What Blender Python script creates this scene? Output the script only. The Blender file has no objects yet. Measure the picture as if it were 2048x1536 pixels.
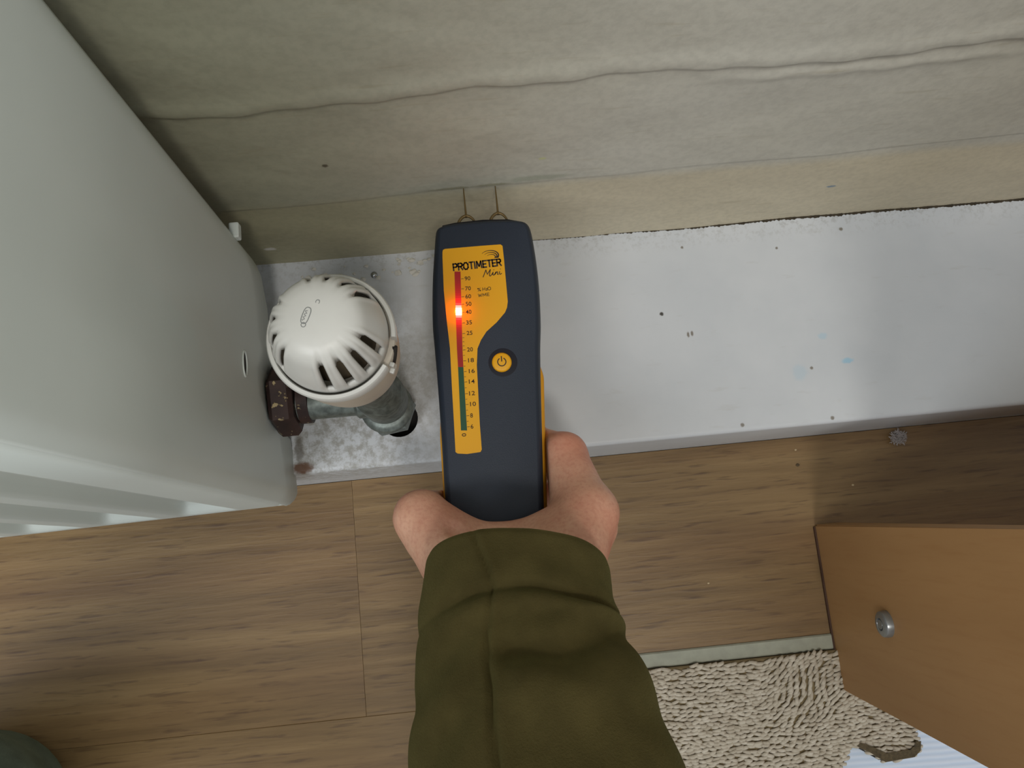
import bpy, bmesh, math, random
import numpy as np
from mathutils import Vector, Matrix

random.seed(7)
S = bpy.context.scene
COL = S.collection
PI = math.pi

# ------------------------------------------------------------------ camera, world, lights, exposure
cam_d = bpy.data.cameras.new('camera')
cam = bpy.data.objects.new('camera', cam_d)
COL.objects.link(cam)
cam_d.sensor_width = 36.0
cam_d.lens = 28.125
cam_d.clip_start = 0.01
_R = Matrix(((0.99500, 0.09320, -0.03500), (-0.09790, 0.97930, -0.17700), (0.01780, 0.17950, 0.98360)))
_M = _R.to_4x4()
_M.translation = Vector((0, 0, 0.62))
cam.matrix_world = _M
S.camera = cam

W = bpy.data.worlds.new('room_air')
S.world = W
W.use_nodes = True
W.node_tree.nodes['Background'].inputs[0].default_value = (0.93, 0.98, 1.0, 1)
W.node_tree.nodes['Background'].inputs[1].default_value = 0.77


def lamp(name, loc, target, size, power, col):
    d = bpy.data.lights.new(name, 'AREA')
    d.shape = 'DISK'
    d.size = size
    d.energy = power
    d.color = col
    o = bpy.data.objects.new(name, d)
    o.location = loc
    o.rotation_euler = (Vector(target) - Vector(loc)).to_track_quat('-Z', 'Y').to_euler()
    COL.objects.link(o)
    return o


lamp('ceiling_lamp', (0.15, -0.80, 2.40), (0.1, 0.05, 0.0), 0.27, 12.5, (1.0, 0.95, 0.88))
lamp('window_daylight', (-0.90, -0.95, 2.15), (0.1, 0.05, 0.1), 0.85, 20.0, (0.96, 0.98, 1.0))

S.view_settings.view_transform = 'Standard'
S.view_settings.look = 'None'
S.view_settings.gamma = 1.0
S.view_settings.use_curve_mapping = False
S.view_settings.exposure = 0.0


# ------------------------------------------------------------------ helpers
def lin(r, g, b):
    f = lambda c: (c / 255 / 12.92) if c / 255 <= 0.04045 else ((c / 255 + 0.055) / 1.055) ** 2.4
    return (f(r), f(g), f(b), 1)


class NT:
    def __init__(s, name):
        s.m = bpy.data.materials.new(name)
        s.m.use_nodes = True
        s.t = s.m.node_tree
        s.b = s.t.nodes['Principled BSDF']
        s.pos = None

    def n(s, typ, **kw):
        x = s.t.nodes.new(typ)
        for k, v in kw.items():
            setattr(x, k, v)
        return x

    def l(s, a, b):
        s.t.links.new(a, b)

    def coord(s, scale=(1, 1, 1), rot=(0, 0, 0)):
        if s.pos is None:
            s.pos = s.n('ShaderNodeNewGeometry').outputs['Position']
        mp = s.n('ShaderNodeMapping')
        mp.inputs['Scale'].default_value = scale
        mp.inputs['Rotation'].default_value = rot
        s.l(s.pos, mp.inputs['Vector'])
        return mp.outputs[0]

    def noise(s, scale, detail=4, rough=.55, vscale=(1, 1, 1), rot=(0, 0, 0)):
        x = s.n('ShaderNodeTexNoise')
        x.inputs['Scale'].default_value = scale
        x.inputs['Detail'].default_value = detail
        x.inputs['Roughness'].default_value = rough
        s.l(s.coord(vscale, rot), x.inputs['Vector'])
        return x.outputs['Fac']

    def ramp(s, fac, stops):
        r = s.n('ShaderNodeValToRGB')
        el = r.color_ramp.elements
        while len(el) < len(stops):
            el.new(0.5)
        for e, (p, c) in zip(el, stops):
            e.position = p
            e.color = c if len(c) == 4 else (*c, 1)
        s.l(fac, r.inputs[0])
        return r.outputs[0]

    def mix(s, fac, a, b, mode='MIX'):
        x = s.n('ShaderNodeMix', data_type='RGBA', blend_type=mode)
        for sock, v in ((x.inputs['Factor'], fac), (x.inputs['A'], a), (x.inputs['B'], b)):
            pass
        ins = {i.identifier: i for i in x.inputs}
        for key, v in (('Factor_Float', fac), ('A_Color', a), ('B_Color', b)):
            if isinstance(v, (int, float, tuple)):
                ins[key].default_value = v
            else:
                s.l(v, ins[key])
        return [o for o in x.outputs if o.identifier == 'Result_Color'][0]

    def spot(s, base, p, r, col, stretch=(1, 1, 1), amt=1.0, soft=.4, wob=.25):
        """a stain of its own shape at world point p"""
        vm = s.n('ShaderNodeVectorMath', operation='SUBTRACT')
        if s.pos is None:
            s.coord()
        s.l(s.pos, vm.inputs[0])
        vm.inputs[1].default_value = p
        v2 = s.n('ShaderNodeVectorMath', operation='MULTIPLY')
        s.l(vm.outputs[0], v2.inputs[0])
        v2.inputs[1].default_value = stretch
        ln = s.n('ShaderNodeVectorMath', operation='LENGTH')
        s.l(v2.outputs[0], ln.inputs[0])
        nz = s.noise(1.2 / r, 3)
        ad = s.n('ShaderNodeMath', operation='MULTIPLY_ADD')
        s.l(nz, ad.inputs[0])
        ad.inputs[1].default_value = r * wob * 4
        s.l(ln.outputs['Value'], ad.inputs[2])
        mr = s.n('ShaderNodeMapRange', interpolation_type='SMOOTHSTEP')
        s.l(ad.outputs[0], mr.inputs[0])
        mr.inputs['From Min'].default_value = r * (1 - soft) + r * wob * 2
        mr.inputs['From Max'].default_value = r * (1 + soft) + r * wob * 2
        mr.inputs['To Min'].default_value = amt
        mr.inputs['To Max'].default_value = 0
        return s.mix(mr.outputs[0], base, col)

    def bump(s, h, strength=.3, dist=.001, prev=None):
        b = s.n('ShaderNodeBump')
        b.inputs['Strength'].default_value = strength
        b.inputs['Distance'].default_value = dist
        s.l(h, b.inputs['Height'])
        if prev is not None:
            s.l(prev, b.inputs['Normal'])
        s.l(b.outputs[0], s.b.inputs['Normal'])
        return b.outputs[0]

    def fin(s, col=None, rough=.6, metal=0, spec=.5):
        if col is not None:
            if isinstance(col, tuple):
                s.b.inputs['Base Color'].default_value = col
            else:
                s.l(col, s.b.inputs['Base Color'])
        s.b.inputs['Roughness'].default_value = rough
        s.b.inputs['Metallic'].default_value = metal
        s.b.inputs['Specular IOR Level'].default_value = spec
        return s.m


def simple(name, col, rough=.5, metal=0, spec=.5, nscale=0, namt=.12, bump=0, bscale=800):
    t = NT(name)
    c = col
    if nscale:
        a = tuple(x * (1 - namt) for x in col[:3]) + (1,)
        b = tuple(min(1, x * (1 + namt)) for x in col[:3]) + (1,)
        c = t.ramp(t.noise(nscale, 4), [(.3, a), (.7, b)])
    if bump:
        t.bump(t.noise(bscale, 3), bump, .0005)
    return t.fin(c, rough, metal, spec)


def empty(name, loc, label, cat):
    o = bpy.data.objects.new(name, None)
    o.location = loc
    o.empty_display_size = .02
    COL.objects.link(o)
    o['label'] = label
    o['category'] = cat
    return o


def root_loc(o):
    v = Vector((0, 0, 0))
    while o is not None:
        v += o.location
        o = o.parent
    return v


def link(name, me, mat, parent=None, smooth=None):
    o = bpy.data.objects.new(name, me)
    if isinstance(mat, (list, tuple)):
        for m in mat:
            me.materials.append(m)
    elif mat:
        me.materials.append(mat)
    COL.objects.link(o)
    if parent is not None:
        off = root_loc(parent)
        me.transform(Matrix.Translation(-off))
        o.parent = parent
    if smooth is not None:
        me.polygons.foreach_set('use_smooth', [True] * len(me.polygons))
        if smooth < 180:
            me.set_sharp_from_angle(angle=math.radians(smooth))
    return o


def mk(name, bm, mat, parent=None, smooth=35):
    bmesh.ops.recalc_face_normals(bm, faces=bm.faces[:])
    me = bpy.data.meshes.new(name)
    bm.to_mesh(me)
    bm.free()
    return link(name, me, mat, parent, smooth)


def struct(o, kind='structure'):
    o['kind'] = kind
    return o


def box(bm, lo, hi, bev=0, M=None):
    c = [(a + b) / 2 for a, b in zip(lo, hi)]
    d = [b - a for a, b in zip(lo, hi)]
    r = bmesh.ops.create_cube(bm, size=1, matrix=Matrix.Translation(c) @ Matrix.Diagonal((*d, 1)))
    vs = r['verts']
    if bev:
        es = list({e for v in vs for e in v.link_edges})
        o = bmesh.ops.bevel(bm, geom=es, offset=bev, segments=2, profile=.5, affect='EDGES')
        vs = list({v for f in o['faces'] for v in f.verts} | {v for v in vs if v.is_valid})
    if M:
        bmesh.ops.transform(bm, matrix=M, verts=vs)
    return vs


def lathe(bm, prof, c, axis='Z', seg=48, a0=0, a1=2 * PI, close=False):
    """prof = [(r, h)], revolve round the axis through c"""
    full = abs(a1 - a0 - 2 * PI) < 1e-6
    n = seg if full else seg + 1
    rings = []
    for i in range(n):
        a = a0 + (a1 - a0) * i / seg
        row = []
        for r, h in prof:
            if axis == 'Z':
                p = (c[0] + r * math.cos(a), c[1] + r * math.sin(a), c[2] + h)
            elif axis == 'X':
                p = (c[0] + h, c[1] + r * math.cos(a), c[2] + r * math.sin(a))
            else:
                p = (c[0] + r * math.cos(a), c[1] + h, c[2] + r * math.sin(a))
            row.append(bm.verts.new(p))
        rings.append(row)
    m = len(prof)
    for i in range(n if full else n - 1):
        A, B = rings[i], rings[(i + 1) % n]
        for j in range(m if close else m - 1):
            k = (j + 1) % m
            try:
                bm.faces.new((A[j], A[k], B[k], B[j]))
            except ValueError:
                pass
    if not full and close:
        bm.faces.new(rings[0])
        bm.faces.new(rings[-1][::-1])
    bmesh.ops.remove_doubles(bm, verts=[v for r in rings for v in r], dist=1e-6)


def catmull(pts, n=4):
    out = []
    N = len(pts)
    for i in range(N):
        p0, p1, p2, p3 = [Vector(pts[(i + k - 1) % N]) for k in range(4)]
        for j in range(n):
            t = j / n
            out.append(.5 * ((2 * p1) + (-p0 + p2) * t + (2 * p0 - 5 * p1 + 4 * p2 - p3) * t * t + (-p0 + 3 * p1 - 3 * p2 + p3) * t ** 3))
    return out


def inset(pts, d):
    """move a closed 2d outline inwards by d (outline clockwise or not)"""
    N = len(pts)
    area = sum(pts[i][0] * pts[(i + 1) % N][1] - pts[(i + 1) % N][0] * pts[i][1] for i in range(N))
    sg = 1 if area > 0 else -1
    out = []
    for i in range(N):
        a, b, c = Vector(pts[i - 1]), Vector(pts[i]), Vector(pts[(i + 1) % N])
        t = (c - a)
        if t.length < 1e-9:
            t = Vector((1, 0))
        t.normalize()
        out.append(b + Vector((-t.y, t.x)) * sg * (d if isinstance(d, (int, float)) else d[i]))
    return out


def stack(bm, loops):
    """loops = list of lists of 3d points with the same count; closed both ends"""
    rows = [[bm.verts.new(p) for p in lp] for lp in loops]
    n = len(rows[0])
    for A, B in zip(rows, rows[1:]):
        for i in range(n):
            bm.faces.new((A[i], A[(i + 1) % n], B[(i + 1) % n], B[i]))
    bm.faces.new(rows[0])
    bm.faces.new(rows[-1][::-1])


def prism(bm, pts, z0, z1, bev=0):
    lo = [(p[0], p[1], z0) for p in pts]
    if bev:
        ii = inset(pts, bev)
        stack(bm, [lo, [(p[0], p[1], z1 - bev) for p in pts], [(p[0], p[1], z1) for p in ii]])
    else:
        stack(bm, [lo, [(p[0], p[1], z1) for p in pts]])


def tube(bm, pts, r, seg=10, cap=True):
    pts = [Vector(p) for p in pts]
    rr = r if isinstance(r, (list, tuple)) else [r] * len(pts)
    rows = []
    up = None
    for i, p in enumerate(pts):
        t = (pts[min(i + 1, len(pts) - 1)] - pts[max(i - 1, 0)]).normalized()
        if up is None:
            up = Vector((0, 0, 1)) if abs(t.z) < .9 else Vector((1, 0, 0))
        s = t.cross(up).normalized()
        up = s.cross(t).normalized()
        rows.append([bm.verts.new(p + (s * math.cos(a) + up * math.sin(a)) * rr[i]) for a in [2 * PI * k / seg for k in range(seg)]])
    for A, B in zip(rows, rows[1:]):
        for k in range(seg):
            bm.faces.new((A[k], A[(k + 1) % seg], B[(k + 1) % seg], B[k]))
    if cap:
        bm.faces.new(rows[0])
        bm.faces.new(rows[-1][::-1])


def hexprism(bm, c, axis, R, h0, h1, cham=.0012, n=6, rot=0):
    prof = [(R - cham, h0), (R, h0 + cham), (R, h1 - cham), (R - cham, h1)]
    rows = []
    for r, h in prof:
        row = []
        for k in range(n):
            a = rot + 2 * PI * k / n
            if axis == 'Z':
                p = (c[0] + r * math.cos(a), c[1] + r * math.sin(a), c[2] + h)
            else:
                p = (c[0] + h, c[1] + r * math.cos(a), c[2] + r * math.sin(a))
            row.append(p)
        rows.append(row)
    stack(bm, rows)


def text(s, x, y, z, h, rot, mat, parent, name='lettering', bold=0, shear=0, width=None, ext=.00008, center=False):
    cu = bpy.data.curves.new(name, 'FONT')
    cu.body = s
    cu.size = 1
    cu.offset = bold
    cu.shear = shear
    cu.resolution_u = 3
    ob = bpy.data.objects.new('tmp_text', cu)
    COL.objects.link(ob)
    dg = bpy.context.evaluated_depsgraph_get()
    dg.update()
    me = bpy.data.meshes.new_from_object(ob.evaluated_get(dg))
    bpy.data.objects.remove(ob)
    xs = [v.co.x for v in me.vertices]
    ys = [v.co.y for v in me.vertices]
    w, hh = max(xs) - min(xs), max(ys) - min(ys)
    sy = h / hh
    sx = width / w if width else sy
    ox = (min(xs) + max(xs)) / 2 if center else min(xs)
    oy = (min(ys) + max(ys)) / 2 if center else min(ys)
    bm = bmesh.new()
    bm.from_mesh(me)
    bpy.data.meshes.remove(me)
    R = Matrix.Translation((x, y, z)) @ Matrix.Rotation(rot, 4, 'Z') @ Matrix.Diagonal((sx, sy, 1, 1)) @ Matrix.Translation((-ox, -oy, 0))
    bmesh.ops.transform(bm, matrix=R, verts=bm.verts[:])
    g = bmesh.ops.extrude_face_region(bm, geom=bm.faces[:])
    bmesh.ops.translate(bm, vec=(0, 0, ext), verts=[v for v in g['geom'] if isinstance(v, bmesh.types.BMVert)])
    return mk(name, bm, mat, parent, None)


def vnoise(x, y, seed=0):
    """cheap smooth 2d noise for displacement"""
    return (math.sin(x * 1.7 + 3.1 * math.sin(y * 1.3 + seed)) + math.sin(y * 2.3 + 2.2 * math.sin(x * .9 + seed * 2)) + .5 * math.sin((x + y) * 4.1 + seed)) / 2.5


# ------------------------------------------------------------------ materials
def wall_mat():
    t = NT('painted_plaster')
    big = t.noise(5, 3)
    c = t.ramp(big, [(.3, lin(187, 184, 170)), (.7, lin(197, 195, 184))])
    # a warmer, older paint band along the foot of the wall
    sx = t.n('ShaderNodeSeparateXYZ')
    t.l(t.pos, sx.inputs[0])
    mr = t.n('ShaderNodeMapRange', interpolation_type='SMOOTHSTEP')
    t.l(sx.outputs[2], mr.inputs[0])
    mr.inputs['From Min'].default_value = .175
    mr.inputs['From Max'].default_value = .19
    mr.inputs['To Min'].default_value = .5
    mr.inputs['To Max'].default_value = 0
    c = t.mix(mr.outputs[0], c, lin(206, 190, 152))
    # grey green shade beside the radiator, painted into the wall colour
    mx = t.n('ShaderNodeMapRange', interpolation_type='SMOOTHSTEP')
    t.l(sx.outputs[0], mx.inputs[0])
    mx.inputs['From Min'].default_value = -.16
    mx.inputs['From Max'].default_value = .10
    mx.inputs['To Min'].default_value = .6
    mx.inputs['To Max'].default_value = 0
    c = t.mix(mx.outputs[0], c, lin(140, 142, 106))
    fine = t.ramp(t.noise(260, 3), [(.35, (.90, .90, .90, 1)), (.6, (1, 1, 1, 1))])
    c = t.mix(1.0, c, fine, 'MULTIPLY')
    sc = t.noise(90, 4, .6, (.35, 1, 3))
    c = t.mix(t.ramp(sc, [(.60, (0, 0, 0, 1)), (.76, (.30, .30, .30, 1))]), c, lin(150, 138, 108))
    for p, r, col, st, a in (((-.0716, .194, .2297), .0016, lin(70, 58, 40), (1, 0, 1), .8),
                             ((.2341, .194, .1403), .0022, lin(95, 125, 150), (.8, 0, 1.4), .8),
                             ((.043, .194, .2144), .002, lin(190, 196, 110), (1, 0, 1.5), .5),
                             ((.043, .194, .191), .007, lin(140, 146, 124), (.45, 0, 2.2), .5),
                             ((-.009, .194, .1865), .006, lin(120, 116, 78), (.5, 0, 3), .5),
                             ((.016, .194, .1875), .005, lin(120, 116, 78), (.5, 0, 3), .5),
                             ((-.1315, .194, .1163), .0022, lin(214, 212, 205), (.6, 0, 1), .9)):
        c = t.spot(c, p, r, col, st, a)
    b = t.bump(t.noise(14, 3, .5, (1, 1, 1.6)), .22, .003)
    t.bump(t.noise(420, 2), .25, .0003, b)
    return t.fin(c, .55, 0, .35)


def ledge_mat():
    t = NT('white_gloss_paint')
    c = t.ramp(t.noise(18, 4), [(.3, lin(194, 198, 202)), (.7, lin(203, 206, 209))])
    st = t.noise(160, 4, .6, (.25, 1, 1))
    c = t.mix(t.ramp(st, [(.62, (0, 0, 0, 1)), (.78, (.22, .22, .22, 1))]), c, lin(165, 160, 150))
    # grime round the valve tail
    dirt = t.ramp(t.noise(190, 5, .7), [(.42, (0, 0, 0, 1)), (.60, (1, 1, 1, 1))])
    grimy = t.mix(dirt, c, lin(126, 120, 104))
    vm = t.n('ShaderNodeVectorMath', operation='DISTANCE')
    t.l(t.pos, vm.inputs[0])
    vm.inputs[1].default_value = (-.115, .085, .088)
    m = t.n('ShaderNodeMapRange', interpolation_type='SMOOTHSTEP')
    t.l(vm.outputs['Value'], m.inputs[0])
    m.inputs['From Min'].default_value = .03
    m.inputs['From Max'].default_value = .125
    m.inputs['To Min'].default_value = .62
    m.inputs['To Max'].default_value = 0
    c = t.mix(m.outputs[0], c, grimy)
    # dirt gathered along the joint with the wall
    sx = t.n('ShaderNodeSeparateXYZ')
    t.l(t.pos, sx.inputs[0])
    m2 = t.n('ShaderNodeMapRange')
    t.l(sx.outputs[1], m2.inputs[0])
    m2.inputs['From Min'].default_value = .178
    m2.inputs['From Max'].default_value = .194
    m2.inputs['To Min'].default_value = 0
    m2.inputs['To Max'].default_value = .28
    sp = t.ramp(t.noise(300, 4, .7), [(.5, (0, 0, 0, 1)), (.64, (1, 1, 1, 1))])
    mm = t.mix(1.0, sp, m2.outputs[0], 'MULTIPLY')
    c = t.mix(mm, c, lin(110, 102, 84))
    dk = lin(52, 46, 38)
    gy = lin(120, 112, 100)
    bl = lin(140, 190, 214)
    for p, r, col, s2, a in (((.1264, .1348, .088), .0013, dk, (1, 1, 1), .95),
                             ((.1427, .1186, .088), .0014, gy, (1.6, .8, 1), .9),
                             ((.1455, .1191, .088), .0014, gy, (1.6, .8, 1), .9),
                             ((.2612, .1845, .088), .0013, gy, (1, 1, 1), .9),
                             ((.1471, .1812, .088), .0009, gy, (1, 1, 1), .9),
                             ((.2134, .1747, .088), .0009, gy, (1, 1, 1), .9),
                             ((.2238, .0874, .088), .0011, gy, (1, 1, 1), .9),
                             ((.2323, .052, .088), .0013, gy, (1, 1, 1), .9),
                             ((.1707, .0531, .088), .0013, gy, (1, 1, 1), .9),
                             ((.2494, .0902, .088), .0030, bl, (.8, 1.6, 1), .7),
                             ((.2351, .1089, .088), .0030, bl, (1, 1.3, 1), .35),
                             ((.2154, .085, .088), .005, bl, (1, 1, 1), .2),
                             ((-.1245, .0525, .088), .0045, lin(96, 62, 36), (.7, 1.2, .4), .95),
                             ((-.126, .066, .088), .005, lin(80, 70, 52), (1.8, .6, 1), .7)):
        c = t.spot(c, p, r, col, s2, a)
    b = t.bump(t.noise(60, 3, .5, (.35, 1, 1)), .25, .0012)
    return t.fin(c, .42, 0, .4)


def wood_floor_mat(name, seed):
    t = NT(name)
    of = (seed * .37, seed * .61, 0)
    mp = t.n('ShaderNodeMapping')
    t.coord()
    t.l(t.pos, mp.inputs['Vector'])
    mp.inputs['Location'].default_value = of
    mp.inputs['Scale'].default_value = (.06, 1, 1)

    def nz(scale, detail, rough=.6, sc=(1, 1, 1)):
        m2 = t.n('ShaderNodeMapping')
        m2.inputs['Scale'].default_value = sc
        t.l(mp.outputs[0], m2.inputs['Vector'])
        x = t.n('ShaderNodeTexNoise')
        x.inputs['Scale'].default_value = scale
        x.inputs['Detail'].default_value = detail
        x.inputs['Roughness'].default_value = rough
        x.inputs['Distortion'].default_value = .3
        t.l(m2.outputs[0], x.inputs['Vector'])
        return x.outputs['Fac']
    c = t.ramp(nz(70, 6, .65), [(.25, lin(102, 79, 49)), (.5, lin(127, 101, 65)), (.75, lin(149, 122, 82))])
    pores = t.ramp(nz(330, 3, .6, (1.3, 1, 1)), [(.55, (0, 0, 0, 1)), (.72, (.7, .7, .7, 1))])
    c = t.mix(pores, c, lin(72, 50, 34))
    red = t.ramp(nz(16, 2), [(.4, (0, 0, 0, 1)), (.7, (.18, .18, .18, 1))])
    c = t.mix(red, c, lin(132, 84, 58))
    t.bump(nz(330, 3, .6, (1.3, 1, 1)), .35, .0006)
    return t.fin(c, .42, 0, .4)


M = {}
M['wall'] = wall_mat()
M['ledge'] = ledge_mat()
M['plank'] = wood_floor_mat('laminate_wood', 1)
M['plank2'] = wood_floor_mat('laminate_wood_warm', 5)
M['subfloor'] = simple('grey_subfloor', lin(70, 62, 54), .9)
M['trim'] = simple('grey_edging', lin(158, 160, 144), .55, nscale=120, namt=.1)
M['dirt'] = simple('joint_dirt', lin(58, 50, 36), .95, nscale=300, namt=.4)
M['white_plastic'] = simple('white_plastic', lin(200, 199, 193), .38, spec=.45, nscale=60, namt=.03)
M['cream_plastic'] = simple('aged_white_plastic', lin(194, 184, 168), .42, spec=.4, nscale=60, namt=.05)
M['dark_inside'] = simple('dark_inside', lin(34, 29, 24), .7)
M['grey_print'] = simple('grey_print', lin(118, 120, 118), .6)
M['rad'] = simple('radiator_enamel', lin(208, 215, 210), .38, spec=.4, nscale=9, namt=.04)
M['metal'] = simple('dull_nickel', lin(112, 120, 116), .5, .6, nscale=240, namt=.4)
M['cover'] = simple('charcoal_plastic', lin(38, 45, 57), .5, spec=.35, bump=.25, bscale=1800)
M['cover_dark'] = simple('charcoal_recess', lin(28, 28, 36), .6, spec=.25)
M['yellow'] = simple('yellow_label', lin(222, 160, 22), .42, spec=.35)
M['orange'] = simple('yellow_rubber', lin(224, 158, 36), .5, spec=.3)
M['ink'] = simple('black_ink', lin(46, 30, 18), .6)
M['green'] = simple('green_lens', lin(22, 70, 44), .3)
M['pin'] = simple('brass_pin', lin(112, 92, 56), .45, .5)
M['screw'] = simple('bright_steel', lin(170, 174, 176), .22, .9)


def nut_mat():
    t = NT('worn_brown_brass')
    ch = t.ramp(t.noise(230, 3, .5), [(.64, (0, 0, 0, 1)), (.68, (1, 1, 1, 1))])
    c = t.ramp(t.noise(90, 4), [(.3, lin(38, 26, 26)), (.7, lin(66, 46, 42))])
    c = t.mix(ch, c, lin(168, 150, 112))
    t.bump(ch, .4, .0006)
    return t.fin(c, .55, .25)


M['nut'] = nut_mat()


def skin_mat():
    t = NT('skin')
    c = t.ramp(t.noise(38, 4), [(.3, lin(208, 152, 128)), (.55, lin(218, 170, 143)), (.75, lin(226, 184, 158))])
    c = t.mix(t.ramp(t.noise(500, 3), [(.45, (0, 0, 0, 1)), (.7, (.3, .3, .3, 1))]), c, lin(176, 106, 90))
    for p, r, a in (((.049, .003, .222), .012, .35), ((.046, .045, .19), .018, .5), ((-.045, .012, .21), .008, .35), ((.058, -.015, .21), .015, .45)):
        c = t.spot(c, p, r, lin(204, 112, 88), (1, 1, 1), a, .8, .1)
    b = t.bump(t.noise(150, 4, .6, (1, .5, 1)), .35, .0012)
    t.bump(t.noise(900, 2), .25, .0003, b)
    t.b.inputs['Subsurface Weight'].default_value = .08
    t.b.inputs['Subsurface Radius'].default_value = (.006, .002, .001)
    return t.fin(c, .5, 0, .4)


def fleece_mat(name, ca, cb):
    t = NT(name)
    c = t.ramp(t.noise(60, 4), [(.3, ca), (.7, cb)])
    t.bump(t.noise(1100, 3, .7), .6, .0008)
    t.b.inputs['Sheen Weight'].default_value = .25
    t.b.inputs['Sheen Roughness'].default_value = .6
    t.b.inputs['Sheen Tint'].default_value = lin(150, 150, 90)
    return t.fin(c, .95, 0, .1)


M['skin'] = skin_mat()
M['fleece'] = fleece_mat('olive_fleece', lin(65, 57, 32), lin(78, 69, 40))
M['trouser'] = fleece_mat('grey_green_cloth', lin(78, 88, 80), lin(98, 108, 98))


def board_mat():
    t = NT('beech_effect_board')
    c = t.ramp(t.noise(30, 4, .5, (1, 1, .12)), [(.3, lin(164, 124, 80)), (.7, lin(177, 137, 91))])
    c = t.mix(t.ramp(t.noise(260, 3, .6, (1, 1, .1)), [(.5, (0, 0, 0, 1)), (.75, (.25, .25, .25, 1))]), c, lin(150, 102, 58))
    return t.fin(c, .5, 0, .4)


M['board'] = board_mat()
M['gap_shade'] = simple('dark_gap_shade', lin(70, 44, 28), .7)
M['cap'] = simple('grey_metal_cap', lin(150, 154, 156), .3, .7)


def carpet_mat():
    t = NT('oatmeal_loop_pile')
    c = t.ramp(t.noise(130, 4, .6), [(.3, lin(178, 167, 149)), (.7, lin(208, 199, 183))])
    t.bump(t.noise(1500, 3), .5, .0005)
    return t.fin(c, .95, 0, .1)


M['carpet'] = carpet_mat()
M['carpet_back'] = simple('carpet_backing', lin(130, 114, 84), .95)


def paper_mat():
    t = NT('ribbed_white_paper')
    w = t.n('ShaderNodeTexWave', wave_type='BANDS', bands_direction='Y')
    w.inputs['Scale'].default_value = 75
    w.inputs['Distortion'].default_value = .6
    t.l(t.coord((1, 1, 1), (0, 0, .03)), w.inputs['Vector'])
    c = t.ramp(w.outputs['Fac'], [(.0, lin(206, 222, 244)), (1, lin(222, 233, 250))])
    t.bump(w.outputs['Fac'], .25, .0004)
    return t.fin(c, .5, 0, .4)


M['paper'] = paper_mat()


def emis(name, col, strength, base):
    t = NT(name)
    t.b.inputs['Emission Color'].default_value = col
    t.b.inputs['Emission Strength'].default_value = strength
    return t.fin(base, .3)


# ------------------------------------------------------------------ wall (own relief: lipped seams in the plaster)
def axis_pts(dense0, dense1, step, ends):
    a = list(np.arange(dense0, dense1 + 1e-9, step))
    return sorted(set([e for e in ends if e < dense0] + a + [e for e in ends if e > dense1]))


def smooth(t):
    t = max(0, min(1, t))
    return t * t * (3 - 2 * t)


def wall_d(x, z):
    zc = .2885 + .027 * (x + .14) * (1 if x > -.14 else 0) + .0022 * math.sin(x * 31) * (1 - .6 * smooth((x - .02) / .1)) + .0014 * math.sin(x * 83 + 1) * (1 - .7 * smooth((x - .02) / .1)) + .0007 * math.sin(x * 210)
    amp = .0020 + .0012 * smooth((x - .05) / .15) + .0008 * math.sin(x * 47)
    lip = smooth((z - zc + .0016) / .0032)
    roll = math.exp(-((z - zc - .006) / .007) ** 2) * .0012
    d = amp * lip + roll
    d += .0012 * math.exp(-((z - zc + .012 + .01 * (x - .1)) / .004) ** 2) * smooth((x - .1) / .06) * smooth((.3 - x) / .08)
    zs = .1795 + .033 * (x + .146) + .0012 * math.sin(x * 40 + 2)
    am2 = .0007 + .0009 * smooth((x - .12) / .1) + .0004 * smooth((-.05 - x) / .05)
    d += am2 * smooth((z - zs + .0015) / .003)
    d += .0008 * vnoise(x * 16, z * 24, 1.5) + .0002 * vnoise(x * 60, z * 75, 4)
    return d


xs = axis_pts(-.2, .44, .002, [-1.6, -1, -.6, -.4, -.28, .6, .9, 1.4, 1.8])
zs = axis_pts(.086, .40, .0016, [0, .04, .46, .55, .75, 1.1, 1.6, 2.4])
bm = bmesh.new()
g = [[bm.verts.new((x, .1955 - wall_d(max(-.3, min(.6, x)), min(z, .5)), z)) for z in zs] for x in xs]
for i in range(len(xs) - 1):
    for j in range(len(zs) - 1):
        bm.faces.new((g[i][j], g[i + 1][j], g[i + 1][j + 1], g[i][j + 1]))
struct(mk('wall_back', bm, M['wall'], None, 180))

# ------------------------------------------------------------------ painted ledge boxing along the foot of the wall
LZ, LY0, LY1 = .088, .0485, .1990
PX, PY = -.0625, .083            # pipe centre
bm = bmesh.new()
rb = .003
out = [(-1.6, LY0 + rb), (1.8, LY0 + rb), (1.8, LY1), (-1.6, LY1)]
ov = [bm.verts.new((x, y, LZ)) for x, y in out]
hole = [(PX + .004 + .0125 * math.cos(a), PY - .0035 + .0125 * math.sin(a)) for a in [2 * PI * k / 32 for k in range(32)]]
hv = [bm.verts.new((x, y, LZ)) for x, y in hole]
ed = [bm.edges.new((ov[i], ov[(i + 1) % 4])) for i in range(4)] + [bm.edges.new((hv[i], hv[(i + 1) % 32])) for i in range(32)]
bmesh.ops.triangle_fill(bm, use_beauty=True, use_dissolve=False, edges=ed)
hb = [bm.verts.new((x, y, LZ - .03)) for x, y in hole]
for i in range(32):
    bm.faces.new((hv[i], hv[(i + 1) % 32], hb[(i + 1) % 32], hb[i]))
prof = [(LY0 + rb * (1 - math.sin(a)), LZ - rb * (1 - math.cos(a))) for a in [PI / 2 * k / 4 for k in range(5)]]
prof += [(LY0, -.012)]
rows = [[bm.verts.new((x, y, z)) for (y, z) in prof] for x in (-1.6, 1.8)]
for j in range(len(prof) - 1):
    bm.faces.new((rows[0][j], rows[1][j], rows[1][j + 1], rows[0][j + 1]))
bmesh.ops.remove_doubles(bm, verts=bm.verts[:], dist=1e-5)
ledge = struct(mk('baseboard_back', bm, M['ledge'], None, 40))
bm = bmesh.new()
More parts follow.
